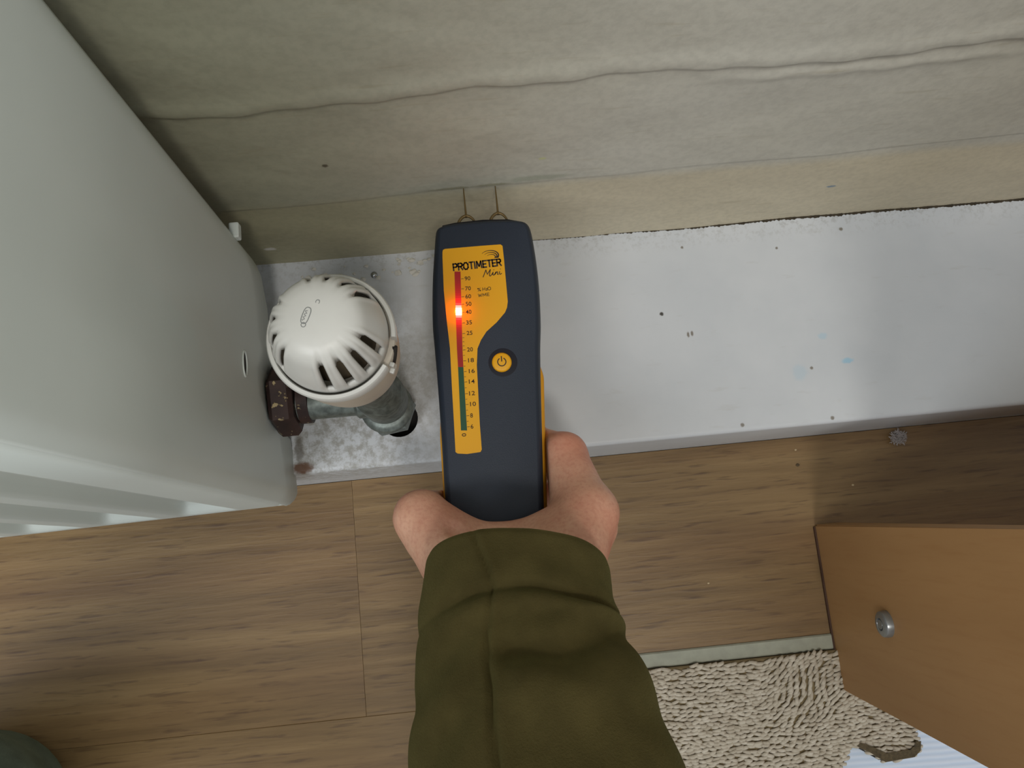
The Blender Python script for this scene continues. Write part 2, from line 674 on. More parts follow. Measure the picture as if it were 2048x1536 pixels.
bmesh.ops.create_circle(bm, cap_ends=True, segments=24, radius=.0125, matrix=Matrix.Translation((PX + .004, PY - .0035, LZ - .029)))
mk('pipe_hole_floor', bm, M['dark_inside'], ledge, None)
# grimy open joint between ledge and wall
bm = bmesh.new()
n = 620
rowa, rowb, rowc = [], [], []
for i in range(n + 1):
    x = .03 + i * (.45 - .03) / n
    w = .0002 + .0011 * smooth((x - .06) / .2) + .0005 * vnoise(x * 420, 0, 2) * (1 if x > .08 else .5) + .0005 * vnoise(x * 1300, 1, 3)
    w2 = max(.00015, w)
    wy = .1955 - wall_d(x, LZ + .002)
    rowa.append(bm.verts.new((x, wy - w2, LZ + .0001)))
    rowb.append(bm.verts.new((x, wy - w2 * .3, LZ + .0003 + w2 * .2)))
    rowc.append(bm.verts.new((x, wy + .0003, LZ + .0002 + w2 * .9)))
for A, B in ((rowa, rowb), (rowb, rowc)):
    for i in range(n):
        bm.faces.new((A[i], A[i + 1], B[i + 1], B[i]))
mk('joint_dirt', bm, M['dirt'], ledge, None)
# crumbs of plaster on the ledge behind the valve
bm = bmesh.new()
for i in range(34):
    x = random.uniform(-.12, -.02)
    y = random.uniform(.178, .191)
    s = random.uniform(.0006, .0022)
    r = bmesh.ops.create_icosphere(bm, subdivisions=1, radius=s, matrix=Matrix.Translation((x, y, LZ + s * .3)) @ Matrix.Diagonal((1.4, 1, .6, 1)))
    for v in r['verts']:
        v.co += Vector((random.uniform(-1, 1), random.uniform(-1, 1), random.uniform(-1, 1))) * s * .3
o = struct(mk('plaster_crumbs', bm, simple('plaster_crumb', lin(200, 198, 190), .9), ledge, None), 'stuff')

# ------------------------------------------------------------------ floor: slab, laminate planks, edging
bm = bmesh.new()
box(bm, (-1.6, -1.8, -.05), (1.8, .0485, -.010))
floor = struct(mk('floor', bm, M['subfloor'], None, None))


def plank(pts, mat):
    bm = bmesh.new()
    prism(bm, pts, -.0095, 0, .00025)
    return mk('plank', bm, mat, floor, None)


G = .00006
SX = -.108
plank([(-.95, -.124 + G), (SX - G, -.124 + G), (SX - G, .0482), (-.95, .0482)], M['plank'])
plank([(SX + G, -.124 + G), (.006, -.124 + G), (.006, -.1005), (1.1, -.1005), (1.1, .0482), (SX + G, .0482)], M['plank2'])
plank([(-1.3, -.30 + G), (.006, -.30 + G), (.006, -.124 - G), (-1.3, -.124 - G)], M['plank2'])
plank([(-1.3, -.48), (.006, -.48), (.006, -.30 - G), (-1.3, -.30 - G)], M['plank'])
plank([(-1.3, -.66), (.006, -.66), (.006, -.48 - G), (-1.3, -.48 - G)], M['plank2'])
# edging strip between laminate and carpet
bm = bmesh.new()
prism(bm, [(.0065, -.1115), (1.1, -.1115), (1.1, -.1005), (.0065, -.1005)], -.0095, .0018, .001)
struct(mk('trim_1', bm, M['trim'], None, None))

# ------------------------------------------------------------------ carpet with loop pile
car = empty('carpet', (.2, -.25, 0), 'oatmeal beige loop-pile carpet with a cut tongue-shaped edge beside the shelf unit', 'carpet')
edge = [(.0075, -.1120), (.46, -.1120), (.46, -.150), (.300, -.150), (.2895, -.166), (.2920, -.180), (.2905, -.1875), (.2857, -.1912), (.2640, -.1925),
        (.2530, -.1845), (.2453, -.1795), (.2405, -.1822), (.2360, -.1880), (.2320, -.1950), (.232, -.215), (.232, -.42), (.0075, -.42)]
bm = bmesh.new()
prism(bm, edge, -.0095, .0040, .001)
mk('backing', bm, M['carpet_back'], car, None)


def inside(x, y, poly):
    c = False
    for i in range(len(poly)):
        x1, y1 = poly[i - 1]
        x2, y2 = poly[i]
        if (y1 > y) != (y2 > y) and x < (x2 - x1) * (y - y1) / (y2 - y1) + x1:
            c = not c
    return c


# each tuft is a little bent loop; thousands, joined
base_v, base_f = [], []
seg, side = 5, 6
for i in range(seg + 1):
    a = PI * i / seg
    cx, cz = -math.cos(a) * .5, math.sin(a) * .75
    rad = .34 * (.75 + .35 * math.sin(a))
    for k in range(side):
        b = 2 * PI * k / side
        base_v.append((cx + math.cos(a) * -1 * math.cos(b) * rad * .6, math.sin(b) * rad, cz + math.sin(a) * math.cos(b) * rad * .6))
for i in range(seg):
    for k in range(side):
        base_f.append((i * side + k, i * side + (k + 1) % side, (i + 1) * side + (k + 1) % side, (i + 1) * side + k))
bv = np.array(base_v)
bf = np.array(base_f)
VV, FF = [], []
cnt = 0
y = -.1135
rown = 0
while y > -.30:
    x = .010 + (rown % 2) * .0026
    while x < .30:
        px = x + random.uniform(-.0009, .0009)
        py = y + random.uniform(-.0007, .0007) + .0015 * math.sin(x * 60 + rown * .2)
        if inside(px, py, edge):
            # a ruffled patch near the corner of the shelf
            d = math.hypot(px - .215, py + .135)
            a = random.uniform(-.35, .35) + (1.1 * math.exp(-(d / .028) ** 2))
            L = random.uniform(.0050, .0066)
            Wd = random.uniform(.0034, .0044)
            H = random.uniform(.0020, .0032)
            ca, sa = math.cos(a), math.sin(a)
            P = bv * np.array([L, Wd, H])
            Q = np.stack([P[:, 0] * ca - P[:, 1] * sa + px, P[:, 0] * sa + P[:, 1] * ca + py, P[:, 2] + .0036], 1)
            VV.append(Q)
            FF.append(bf + cnt)
            cnt += len(bv)
        x += random.uniform(.0044, .0056)
    y -= .0026
    rown += 1
me = bpy.data.meshes.new('loop_pile')
me.from_pydata(np.concatenate(VV).tolist(), [], np.concatenate(FF).tolist())
me.update()
struct(link('loop_pile', me, M['carpet'], car, 180), 'stuff')

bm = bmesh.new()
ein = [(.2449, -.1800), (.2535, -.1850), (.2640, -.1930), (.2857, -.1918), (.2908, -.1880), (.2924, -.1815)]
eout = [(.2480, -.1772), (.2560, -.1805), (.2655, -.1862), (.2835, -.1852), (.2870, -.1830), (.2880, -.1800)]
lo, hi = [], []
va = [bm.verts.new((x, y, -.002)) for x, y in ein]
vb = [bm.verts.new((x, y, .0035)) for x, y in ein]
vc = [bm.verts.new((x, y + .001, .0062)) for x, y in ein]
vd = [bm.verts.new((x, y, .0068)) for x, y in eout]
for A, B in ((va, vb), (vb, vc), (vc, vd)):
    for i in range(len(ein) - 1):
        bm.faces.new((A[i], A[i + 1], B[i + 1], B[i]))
mk('pile_end_shade', bm, simple('brown_pile_shade', lin(84, 72, 50), .9, nscale=400, namt=.4, bump=.6, bscale=900), car, 40)  # dark strip standing in for the shaded pile end of the tongue

# ------------------------------------------------------------------ paper under the carpet edge
bm = bmesh.new()
prism(bm, [(.2325, -.42), (.62, -.42), (.62, -.1515), (.301, -.1515), (.2905, -.166), (.293, -.181), (.2915, -.1885), (.286, -.1925), (.264, -.1935), (.2525, -.1855),
           (.2453, -.1808), (.2412, -.183), (.2368, -.189), (.2328, -.196)], -.0095, -.0055, .0003)
pp = mk('paper_sheet', bm, M['paper'], None, None)
pp['label'] = 'pale blue-white ribbed paper sheet on the floor in front of the wooden shelf unit'
pp['category'] = 'paper'

# ------------------------------------------------------------------ narrow shelf unit
su = empty('shelf_unit', (.5, -.08, 0), 'light brown wood-effect shelf unit side panel with a metal bolt head, right of the hand', 'shelf')
bm = bmesh.new()
# side panel leaning a hair out of true, as in the room
pts = [(-.0198, .0005), (-.0236, .25), (-.030, .68), (-.156, .68), (-.1461, .18), (-.1408, .0005)]
lo = [(.2425, y, z) for y, z in pts]
hi = [(.2605, y, z) for y, z in pts]
stack(bm, [lo, hi])
bmesh.ops.bevel(bm, geom=bm.edges[:], offset=.0012, segments=2, affect='EDGES')
mk('side_panel', bm, M['board'], su, 30)
bm = bmesh.new()
pts2 = [(p[0], p[1]) for p in pts]
stack(bm, [[(1.0, y, z) for y, z in pts], [(1.018, y, z) for y, z in pts]])
mk('side_panel', bm, M['board'], su, None)
for z in (.09, .38, .662):
    bm = bmesh.new()
    dy = -.0198 - (z * .015)
    box(bm, (.2607, dy - .118, z), (.9998, dy - .0450, z + .018), .0008)
    mk('shelf_board', bm, M['board'], su, None)
bm = bmesh.new()
stack(bm, [[(.2607, -.0483, .012), (.2607, -.0583, .67), (.2607, -.0623, .67), (.2607, -.0523, .012)],
           [(.9998, -.0483, .012), (.9998, -.0583, .67), (.9998, -.0623, .67), (.9998, -.0523, .012)]])
mk('unseen_back_panel', bm, M['board'], su, None)  # unseen, set back out of view, added to block lamp light behind the unit
bm = bmesh.new()
lathe(bm, [(0, -.0052), (.0030, -.0052), (.0034, -.0036), (.0040, -.0052), (.0066, -.0050), (.0080, -.0040), (.0084, -.0022), (.0084, .0002)], (.2425, -.083, .094), 'X', 32)
bolt = mk('bolt', bm, M['cap'], su, 40)
bm = bmesh.new()
hexprism(bm, (.2425, -.083, .094), 'X', .0030, -.0049, -.0037, .0001)
mk('bolt_socket', bm, M['dark_inside'], bolt, None)
bm = bmesh.new()
box(bm, (.2412, -.1395, -.0002), (.2440, -.0215, .0022))
mk('foot_gap_shade', bm, M['gap_shade'], su, None)  # dark strip painting the gap and contact shade at the panel foot

# ------------------------------------------------------------------ radiator
def outward(bm, axis, sign):
    bmesh.ops.recalc_face_normals(bm, faces=bm.faces[:])
    tot = sum(f.normal[axis] * f.calc_area() for f in bm.faces)
    if tot * sign < 0:
        for f in bm.faces:
            f.normal_flip()


def mk_open(name, bm, mat, parent, smooth):
    me = bpy.data.meshes.new(name)
    bm.to_mesh(me)
    bm.free()
    return link(name, me, mat, parent, smooth)


rad = empty('radiator', (-.35, .1, .09), 'white enamelled panel radiator hung on the wall left of the valve', 'radiator')
bm = bmesh.new()
side = [(.173, .156), (.165, .1482), (.148, .137), (.123, .1325), (.1186, .1265), (.1045, .139), (.0880, .139), (.0749, .1123), (.0716, .0925), (.0555, .0850),
        (.0400, .0800), (.0340, .0800), (.0305, .0830), (.0290, .0900), (.0288, .10), (.0290, .62), (.0330, .632), (.1665, .632), (.1755, .62), (.1750, .20)]
xo = lambda y: -.1300 - (.0052 * (max(0, .0385 - y) / .0095) ** 1.5) - (.003 * smooth((y - .166) / .009))
# split so that the rounded front and back edges really curve
bm_in = []
ys_cols = [.0290, .0302, .0316, .0330, .0350, .0375, .040, .0716, .0749, .0880, .1045, .1186, .123, .148, .165, .170, .173]


def bottom_z(y):
    tab = [(.0288, .0925), (.0302, .0850), (.0330, .0806), (.036, .0797), (.040, .0800), (.0555, .0850), (.0716, .0925), (.0749, .1123), (.0880, .137), (.1045, .139), (.1186, .1265), (.123, .1325), (.148, .137), (.165, .1482), (.173, .156)]
    for (a, b), (c, d) in zip(tab, tab[1:]):
        if y <= c + 1e-9:
            return b + (d - b) * max(0, (y - a)) / (c - a)
    return tab[-1][1]


zl = [0, .06, .12, .25, .4, 1.0]
ysd = sorted(set(ys_cols + list(np.linspace(.040, .165, 30))))
SL = (.0977, .192)        # slot centre (y, z)
V = [[bm.verts.new((xo(y), y, bottom_z(y) + (.630 - bottom_z(y)) * t)) for t in zl] for y in ysd]
for i in range(len(ysd) - 1):
    for j in range(len(zl) - 1):
        bm.faces.new((V[i][j], V[i + 1][j], V[i + 1][j + 1], V[i][j + 1]))
outward(bm, 0, 1)
o = mk_open('side_panel', bm, M['rad'], rad, 40)
md = o.modifiers.new('t', 'SOLIDIFY')
md.thickness = .0014
md.offset = -1
# slot let into the side panel
bm = bmesh.new()
sl = []
for k in range(24):
    a = 2 * PI * k / 24
    dy, dz = .0015 * math.cos(a), .0030 * math.sin(a)
    sl.append((.1003 + (.0062 * math.cos(a)), .1912 + .0026 * math.sin(a)))
stack(bm, [[(-.1298, y, z) for y, z in sl], [(-.1325, y, z) for y, z in sl]])
mk('slot', bm, M['dark_inside'], rad, None)
bm = bmesh.new()
ring = [Vector((-.1299, .1003 + .0072 * math.cos(a), .1905 + .0036 * math.sin(a))) for a in [2 * PI * k / 24 for k in range(25)]]
tube(bm, ring, .0006, 6, False)
mk('slot_lip', bm, M['rad'], rad, 180)

# corrugated front panel
TX = -.1345


def chan(x):
    """depth of the pressed channels, pitch 48 mm, starts 24 mm in from the end"""
    u = (TX - x - .026) % .048
    if TX - x < .026 - .001:
        return 0
    if u < .006:
        return smooth(u / .006)
    if u < .030:
        return 1
    if u < .036:
        return 1 - smooth((u - .030) / .006)
    return 0


bm = bmesh.new()
xs = [TX - .0015 * i for i in range(int(.75 / .0015))]
zz = [.090, .093, .1045, .107, .110, .113, .116, .120, .124, .3, .626]
fy = lambda x: .0285 + (x - TX) * .016
V = []
for x in xs:
    c = chan(x)
    col = []
    for z in zz:
        k = smooth((z - .104) / .016)
        yy = fy(x) + .0085 * c * k + (.0022 if z < .1035 else 0)
        if z < .094:
            yy = fy(x) + .003
        e = max(0, 1 - (TX - x) / .004)
        col.append(bm.verts.new((x, yy + .002 * e * e, z)))
    V.append(col)
for i in range(len(xs) - 1):
    for j in range(len(zz) - 1):
        bm.faces.new((V[i][j], V[i][j + 1], V[i + 1][j + 1], V[i + 1][j]))
outward(bm, 1, -1)
o = mk_open('front_panel', bm, M['rad'], rad, 50)
md = o.modifiers.new('t', 'SOLIDIFY')
md.thickness = .0013
md.offset = -1
# rear panel, convector web and brackets behind, bottom seam
bm = bmesh.new()
box(bm, (-.88, .148, .155), (-.136, .160, .615), .003)
mk('rear_panel', bm, M['rad'], rad, 40)
bm = bmesh.new()
for k in range(22):
    box(bm, (-.16 - k * .033, .040, .17), (-.159 - k * .033, .147, .6))
mk('convector_fins', bm, M['rad'], rad, None)
bm = bmesh.new()
tube(bm, [(-.884, .034 + .0, .0895), (-.5, .0312, .0895), (-.137, .0315, .0895)], .0018, 8)
mk('bottom_seam', bm, M['rad'], rad, 60)
bm = bmesh.new()
box(bm, (-.1345, .171, .190), (-.1290, .180, .196), .0008)
mk('wall_bracket', bm, M['rad'], rad, None)
bm = bmesh.new()
box(bm, (-.88, .030, .626), (-.136, .17, .632), .002)
mk('top_grille', bm, M['rad'], rad, None)
# the whole radiator hangs about a degree out of plumb
for ch in rad.children:
    for v in ch.data.vertices:
        zz_ = v.co.z + rad.location.z - .10
        v.co.x += .015 * zz_
        v.co.y += .0225 * zz_
    ch.data.update()

# ------------------------------------------------------------------ thermostatic radiator valve
tv = empty('radiator_valve', (PX, PY, LZ), 'white domed thermostatic radiator valve with slotted cap on grey metal pipe fitting', 'radiator valve')
CX, CY = -.063, .088
N = 240
profile = [(0, .3170), (.006, .3169), (.011, .3163), (.0145, .3152), (.0168, .3135), (.0182, .3115), (.0193, .3090), (.0203, .3062), (.0213, .3034), (.0222, .3006), (.0230, .2978), (.0237, .2950), (.0242, .2920), (.0245, .2890), (.0246, .2840)]
slots = []
for base in (-91, 33, 149):
    slots += [math.radians(base + 22 * k) for k in range(4)]
HW = 3   # half-width in segments


def slot_at(i):
    a = 2 * PI * (i + .5) / N
    for s in slots:
        d = (a - s + PI) % (2 * PI) - PI
        if abs(d) < (HW - .4) * 2 * PI / N:
            return 1 - 0 * abs(d)
    return 0


bm = bmesh.new()
rings = []
for i in range(N):
    a = 2 * PI * i / N
    dmin = min(abs((a - s + PI) % (2 * PI) - PI) for s in slots) / (2 * PI / N)
    inn = 1 - smooth((dmin - 1.4) / 1.8)          # 1 in slot middle
    rib = math.exp(-((dmin - 5.3) / 1.6) ** 2)
    col = []
    for k, (r, z) in enumerate(profile):
        if k == 0:
            col.append(None)
            continue
        w = smooth((k - 3.4) / 2.0) * smooth((12.4 - k) / 1.2)
        rr = r - .0019 * inn * w + .0006 * rib * w
        z2 = z - .0010 * inn * w
        col.append(bm.verts.new((CX + rr * math.cos(a), CY + rr * math.sin(a), z2)))
    rings.append(col)
top = bm.verts.new((CX, CY, profile[0][1]))
for i in range(N):
    A, B = rings[i], rings[(i + 1) % N]
    bm.faces.new((top, A[1], B[1]))
    for k in range(1, len(profile) - 1):
        if slot_at(i) and 6 <= k <= 11:
            continue
        bm.faces.new((A[k], A[k + 1], B[k + 1], B[k]))
cap = mk('dial_cap', bm, M['white_plastic'], tv, 50)
md = cap.modifiers.new('t', 'SOLIDIFY')
md.thickness = .0016
md.offset = -1
bm = bmesh.new()
lathe(bm, [(0, .308), (.010, .307), (.0135, .300), (.0165, .288), (.0185, .281), (0, .281)], (CX, CY, 0), 'Z', 40)
mk('inner_sleeve', bm, simple('brown_inner_sleeve', lin(92, 80, 62), .7), tv, 50)

bm = bmesh.new()
R2 = math.radians
lathe(bm, [(.0252, .2770), (.0252, .2862), (.0257, .2869), (.0272, .2868), (.0278, .2858), (.0272, .2770)], (CX, CY, 0), 'Z', 100, R2(-6), R2(326), True)
mk('collar_ring', bm, M['white_plastic'], tv, 45)
bm = bmesh.new()
lathe(bm, [(.0186, .2812), (.0262, .2800), (.0266, .2790), (.0267, .2760), (.0264, .268), (.0258, .258), (.0250, .249), (.0240, .2415), (.0228, .2372), (.0210, .2355), (.014, .2345)], (CX, CY, 0), 'Z', 96)
body = mk('valve_head_body', bm, M['cream_plastic'], tv, 50)
# pointer tab and locking notch in the gap of the ring
bm = bmesh.new()
Mt = Matrix.Translation((CX, CY, 0)) @ Matrix.Rotation(R2(-22), 4, 'Z')
box(bm, (.0262, -.0042, .2745), (.0284, -.0022, .2800), .0004, Mt)
box(bm, (.0262, -.0062, .2722), (.0284, -.0018, .2750), .0004, Mt)
mk('pointer_tab', bm, M['white_plastic'], body, None)
bm = bmesh.new()
pts = []
for k in range(9):
    a = R2(-12 - k * 1.6)
    pts.append((CX + .0266 * math.cos(a), CY + .0266 * math.sin(a), .2800 - .0007 * k))
tube(bm, pts, [.0012] * 9, 8)
mk('locking_slot', bm, M['dark_inside'], body, None)

# printed marks on the cap
zt = .3169


def stroke(pts, r, name='cap_print'):
    bm = bmesh.new()
    vs = []
    for k in range(len(pts) - 1):
        a, b = Vector(pts[k]), Vector(pts[k + 1])
        vs.append((a, b))
    rows = [bm.verts.new((0, 0, 0)) for _ in range(0)]
    P = [Vector((p[0], p[1], 0)) for p in pts]
    L_, R_ = [], []
    for i, p in enumerate(P):
        t = (P[min(i + 1, len(P) - 1)] - P[max(i - 1, 0)]).normalized()
        nrm = Vector((-t.y, t.x, 0)) * r
        rad_ = math.hypot(p.x - CX, p.y - CY)
        z = zt - .0004 * (rad_ / .01) ** 2 + .00022
        L_.append(bm.verts.new((p.x + nrm.x, p.y + nrm.y, z)))
        R_.append(bm.verts.new((p.x - nrm.x, p.y - nrm.y, z)))
    for i in range(len(P) - 1):
        bm.faces.new((L_[i], L_[i + 1], R_[i + 1], R_[i]))
    for f in bm.faces:
        if f.normal.z < 0:
            f.normal_flip()
    return mk(name, bm, M['grey_print'], tv, None)


def loc(u, v, ang, c):
    return (c[0] + u * math.cos(ang) - v * math.sin(ang), c[1] + u * math.sin(ang) + v * math.cos(ang))


c0 = (CX - .0038, CY + .0004)
an = R2(66)
# outlined lozenge with lettering, tail curl at its foot
st = []
for k in range(33):
    a = 2 * PI * k / 32
    u = .0034 * math.copysign(abs(math.cos(a)) ** .6, math.cos(a)) + .0008
    v = .0014 * math.copysign(abs(math.sin(a)) ** .8, math.sin(a))
    st.append(loc(u, v, an, c0))
stroke(st, .00016)
stroke([loc(-.0030 + .0009 * math.cos(a), -.0004 + .0009 * math.sin(a), an, c0) for a in [2 * PI * k / 14 for k in range(15)]], .00015)
stroke([loc(-.0016 + .0044 * k / 12, .0004 + .00055 * math.sin(k * 1.9), an, c0) for k in range(13)], .00013)
text('C', *loc(.0066, -.0006, an, (CX - .0018, CY + .0006)), zt, .0017, R2(-115), M['grey_print'], tv, 'cap_print', center=True)

# valve body and fittings
bm = bmesh.new()
lathe(bm, [(.0, .2400), (.0155, .2395), (.0160, .236), (.0160, .222), (.0130, .219), (.0115, .215), (.0115, .165), (.0145, .160), (.0150, .140), (.0148, .126), (.0125, .120), (0, .119)], (PX, PY + .003, 0), 'Z', 40)
mk('valve_body', bm, M['metal'], tv, 40)
bm = bmesh.new()
lathe(bm, [(0, .0), (.0105, .0), (.0105, .034), (.0125, .036), (.0125, .044), (0, .044)], (-.113, PY + .004, .137), 'X', 32)
mk('outlet_arm', bm, M['metal'], tv, 40)
bm = bmesh.new()
hexprism(bm, (-.1225, PY + .0085, .134), 'X', .0232, -.0055, .009, .0025, 6, R2(12))
lathe(bm, [(0, .010), (.0150, .010), (.0150, .0165), (.012, .0175), (0, .0175)], (-.1225, PY + .007, .134), 'X', 32)
mk('union_nut', bm, M['nut'], tv, 35)
bm = bmesh.new()
hexprism(bm, (PX, PY, .1000), 'Z', .0172, .0, .0150, .0014, 6, R2(8))
mk('compression_nut', bm, M['metal'], tv, 30)
bm = bmesh.new()
lathe(bm, [(.0, .1150), (.0150, .1150), (.0165, .1160), (.0168, .1180), (.0160, .1205), (.013, .1225), (0, .1225)], (PX, PY, 0), 'Z', 36)
mk('collar', bm, M['metal'], tv, 40)
bm = bmesh.new()
lathe(bm, [(0, .1005), (.0082, .1005), (.0082, .0620), (0, .0620)], (PX, PY, 0), 'Z', 28)
mk('pipe', bm, M['metal'], tv, 40)

# small bright screw head in the ledge behind the valve
bm = bmesh.new()
lathe(bm, [(0, .0016), (.0010, .0015), (.0020, .0010), (.0024, .0002), (.0024, -.0004)], (-.0685, .181, LZ), 'Z', 20)
sc = mk('screw', bm, M['screw'], None, 40)
sc['label'] = 'tiny bright screw head in the white ledge behind the radiator valve'
sc['category'] = 'screw'

# ball of fluff on the dark floor
bm = bmesh.new()
for k in range(130):
    p = Vector((.3178, .0405, .0035))
    d = Vector((random.gauss(0, 1), random.gauss(0, 1), abs(random.gauss(0, .7)))).normalized()
    q = p + d * random.uniform(.001, .0025)
    pts = [q]
    for j in range(5):
        d = (d + Vector((random.gauss(0, .6), random.gauss(0, .6), random.gauss(0, .5)))).normalized()
        q = q + d * .0012
        q.z = max(.0004, q.z)
        pts.append(q.copy())
    tube(bm, pts, .00026, 4, False)
fl = mk('dust_ball', bm, simple('grey_fluff', lin(180, 172, 168), .95), None, None)
fl['label'] = 'small grey ball of fluff on the shaded floor below the ledge'
fl['category'] = 'dust'
fl['kind'] = 'stuff'
for k, (x, y, s) in enumerate(((.2774, .0072, .0009), (.2371, .0267, .0013), (.2374, .0385, .0008), (.155, -.055, .0008))):
    bm = bmesh.new()
    r = bmesh.ops.create_icosphere(bm, subdivisions=1, radius=s, matrix=Matrix.Translation((x, y, s * .45)) @ Matrix.Diagonal((1.3, 1, .5, 1)))
    o = mk('crumb', bm, simple('crumb_%d' % k, lin(196, 176, 140) if k != 1 else lin(84, 70, 50), .9), None, None)
    o['label'] = ['tiny pale crumb on the dark shaded floor', 'small dark crumb on the lit floor close to the shadow edge', 'tiny pale crumb on the lit floor just below the ledge',
                  'tiny pale crumb in the middle of the laminate beside the sleeve'][k]
    o['category'] = 'crumb'

# ------------------------------------------------------------------ moisture meter
OUT = [(-0.01700,0.16866),(-0.01023,0.17009),(0.00646,0.17033),(0.02032,0.16966),(0.02993,0.16819),(0.03378,0.16490),(0.03523,0.15191),(0.03561,0.13169),(0.03434,0.10914),(0.03233,0.09260),(0.03001,0.06543),(0.02662,0.02321),(0.02417,-0.00238),(0.01952,-0.01209),(-0.02406,-0.00905),(-0.02618,0.00258),(-0.02591,0.02442),(-0.02526,0.05462),(-0.02492,0.08153),(-0.02497,0.10077),(-0.02493,0.11469),(-0.02313,0.13713),(-0.02043,0.15702),(-0.01881,0.16677)]
LABEL = [(-0.01584,0.15255),(-0.01547,0.15367),(-0.01433,0.15414),(0.00498,0.15411),(0.01631,0.15394),(0.01732,0.15298),(0.01737,0.14487),(0.01725,0.13368),(0.01713,0.12118),(0.01639,0.11785),(0.01504,0.11516),(0.00992,0.11002),(0.00408,0.10554),(0.00069,0.10112),(-0.00161,0.09663),(-0.00280,0.08764),(-0.00331,0.07485),(-0.00409,0.05605),(-0.00429,0.04224),(-0.00507,0.04100),(-0.01221,0.04063),(-0.01715,0.04137),(-0.01812,0.04226),(-0.01762,0.05735),(-0.01709,0.07616),(-0.01631,0.09801),(-0.01679,0.11477),(-0.01694,0.13058),(-0.01610,0.14939)]
STRIP = [(-0.01025,0.14063),(-0.00698,0.14033),(-0.00970,0.09656),(-0.01006,0.08778),(-0.01112,0.05299),(-0.01427,0.05329),(-0.01286,0.08805),(-0.01264,0.09684)]
NUMS = [(-0.00351,0.13617),(-0.00374,0.13049),(-0.00400,0.12598),(-0.00424,0.12175),(-0.00463,0.11728),(-0.00488,0.11141),(-0.00513,0.10557),(-0.00567,0.09646),(-0.00566,0.09052),(-0.00578,0.08463),(-0.00629,0.07894),(-0.00672,0.07260),(-0.00671,0.06678),(-0.00805,0.06072),(-0.00831,0.05485)]
FZ = .2
mt = empty('moisture_meter', (.004, .08, .165), 'yellow and charcoal handheld moisture meter with glowing red scale, pins on the wall', 'moisture meter')
oc = [(v.x, v.y) for v in catmull([Vector((*p, 0)) for p in OUT], 6)]


def resample(pts, step):
    P = [Vector(p) for p in pts]
    P.append(P[0])
    out, acc = [P[0]], 0
    for a, b in zip(P, P[1:]):
        L = (b - a).length
        while acc + L >= step:
            a = a + (b - a) * ((step - acc) / L)
            L = (b - a).length
            acc = 0
            out.append(a.copy())
        acc += L
    for _ in range(2):
        out = [(out[i - 1] + out[i] * 2 + out[(i + 1) % len(out)]) / 4 for i in range(len(out))]
    return [(p.x, p.y) for p in out]


oc = resample(oc, .0016)
bm = bmesh.new()
lay = []
for d, z in ((.0000, .1835), (.0, .1920), (.0003, .1950), (.0011, .1975), (.0020, .1990), (.0030, .19975), (.0036, FZ)):
    ii = inset(oc, d)
    lay.append([(p[0], p[1], z) for p in ii])
stack(bm, lay)
bmesh.ops.triangulate(bm, faces=[f for f in bm.faces if len(f.verts) > 4])
mk('front_cover', bm, M['cover'], mt, 60)
# yellow rubber rear half, wider along the grip
bm = bmesh.new()


def flare(p):
    y = p[1]
    w = smooth((.094 - y) / .014) if p[0] > 0 else smooth((.080 - y) / .03)
    return .0009 - (.0034 if p[0] > 0 else .0024) * w


def layer(extra, z):
    return [(p[0], p[1], z) for p in inset(oc, [flare(q) + extra for q in oc])]


stack(bm, [layer(.006, .1648), layer(.0025, .1658), layer(.0006, .1685), layer(0, .173), layer(0, .1805), layer(.0006, .1830), layer(.0022, .1838)])
mk('rear_shell', bm, M['orange'], mt, 60)
# dark end cap the pins sit in
bm = bmesh.new()
ec = [(-.0165, .1655), (-.0148, .1712), (-.008, .1722), (.008, .1726), (.022, .1716), (.0285, .1698), (.0310, .1645)]
stack(bm, [[(x, y - .001, .1680) for x, y in ec], [(x, y, .1720) for x, y in ec], [(x, y, .1900) for x, y in ec], [(x, y - .0012, .1945) for x, y in ec], [(x, y - .004, .1962) for x, y in ec]])
mk('end_cap', bm, M['cover_dark'], mt, 50)
# pins: socket nut with two splayed shoulders and a fine needle
for px in (-.0012, .0172):
    bm = bmesh.new()
    tube(bm, [(px, .1775, .1850), (px, .1800, .1850), (px, .1935 + .0020, .1850)], [.0010, .0006, .0003], 8)
    pn = mk('pin', bm, M['pin'], mt, 60)
    bm = bmesh.new()
    tube(bm, [(px - .0054 * math.cos(q), .1716 + .0068 * math.sin(q) ** 1.3, .1850) for q in [PI * k / 14 for k in range(15)]],
         [.0008 - .0004 * k / 14 + .0003 * math.sin(PI * k / 14) for k in range(15)], 8)
    mk('pin_socket', bm, M['pin'], pn, 60)

# label
bm = bmesh.new()
lab = [(v.x, v.y) for v in LABEL and [Vector((*p, 0)) for p in LABEL]]
prism(bm, lab, FZ - .0008, FZ + .00018)
labo = mk('label_panel', bm, M['yellow'], mt, None)
TZ = FZ + .00018
# LED scale strip: red upper window and green lower window, cut in segments
def lerp(a, b, t):
    return (a[0] + (b[0] - a[0]) * t, a[1] + (b[1] - a[1]) * t)


def pol(pts, t):
    ln = [math.dist(pts[i], pts[i + 1]) for i in range(len(pts) - 1)]
    s = t * sum(ln)
    for i, L in enumerate(ln):
        if s <= L or i == len(ln) - 1:
            return lerp(pts[i], pts[i + 1], s / L)
        s -= L


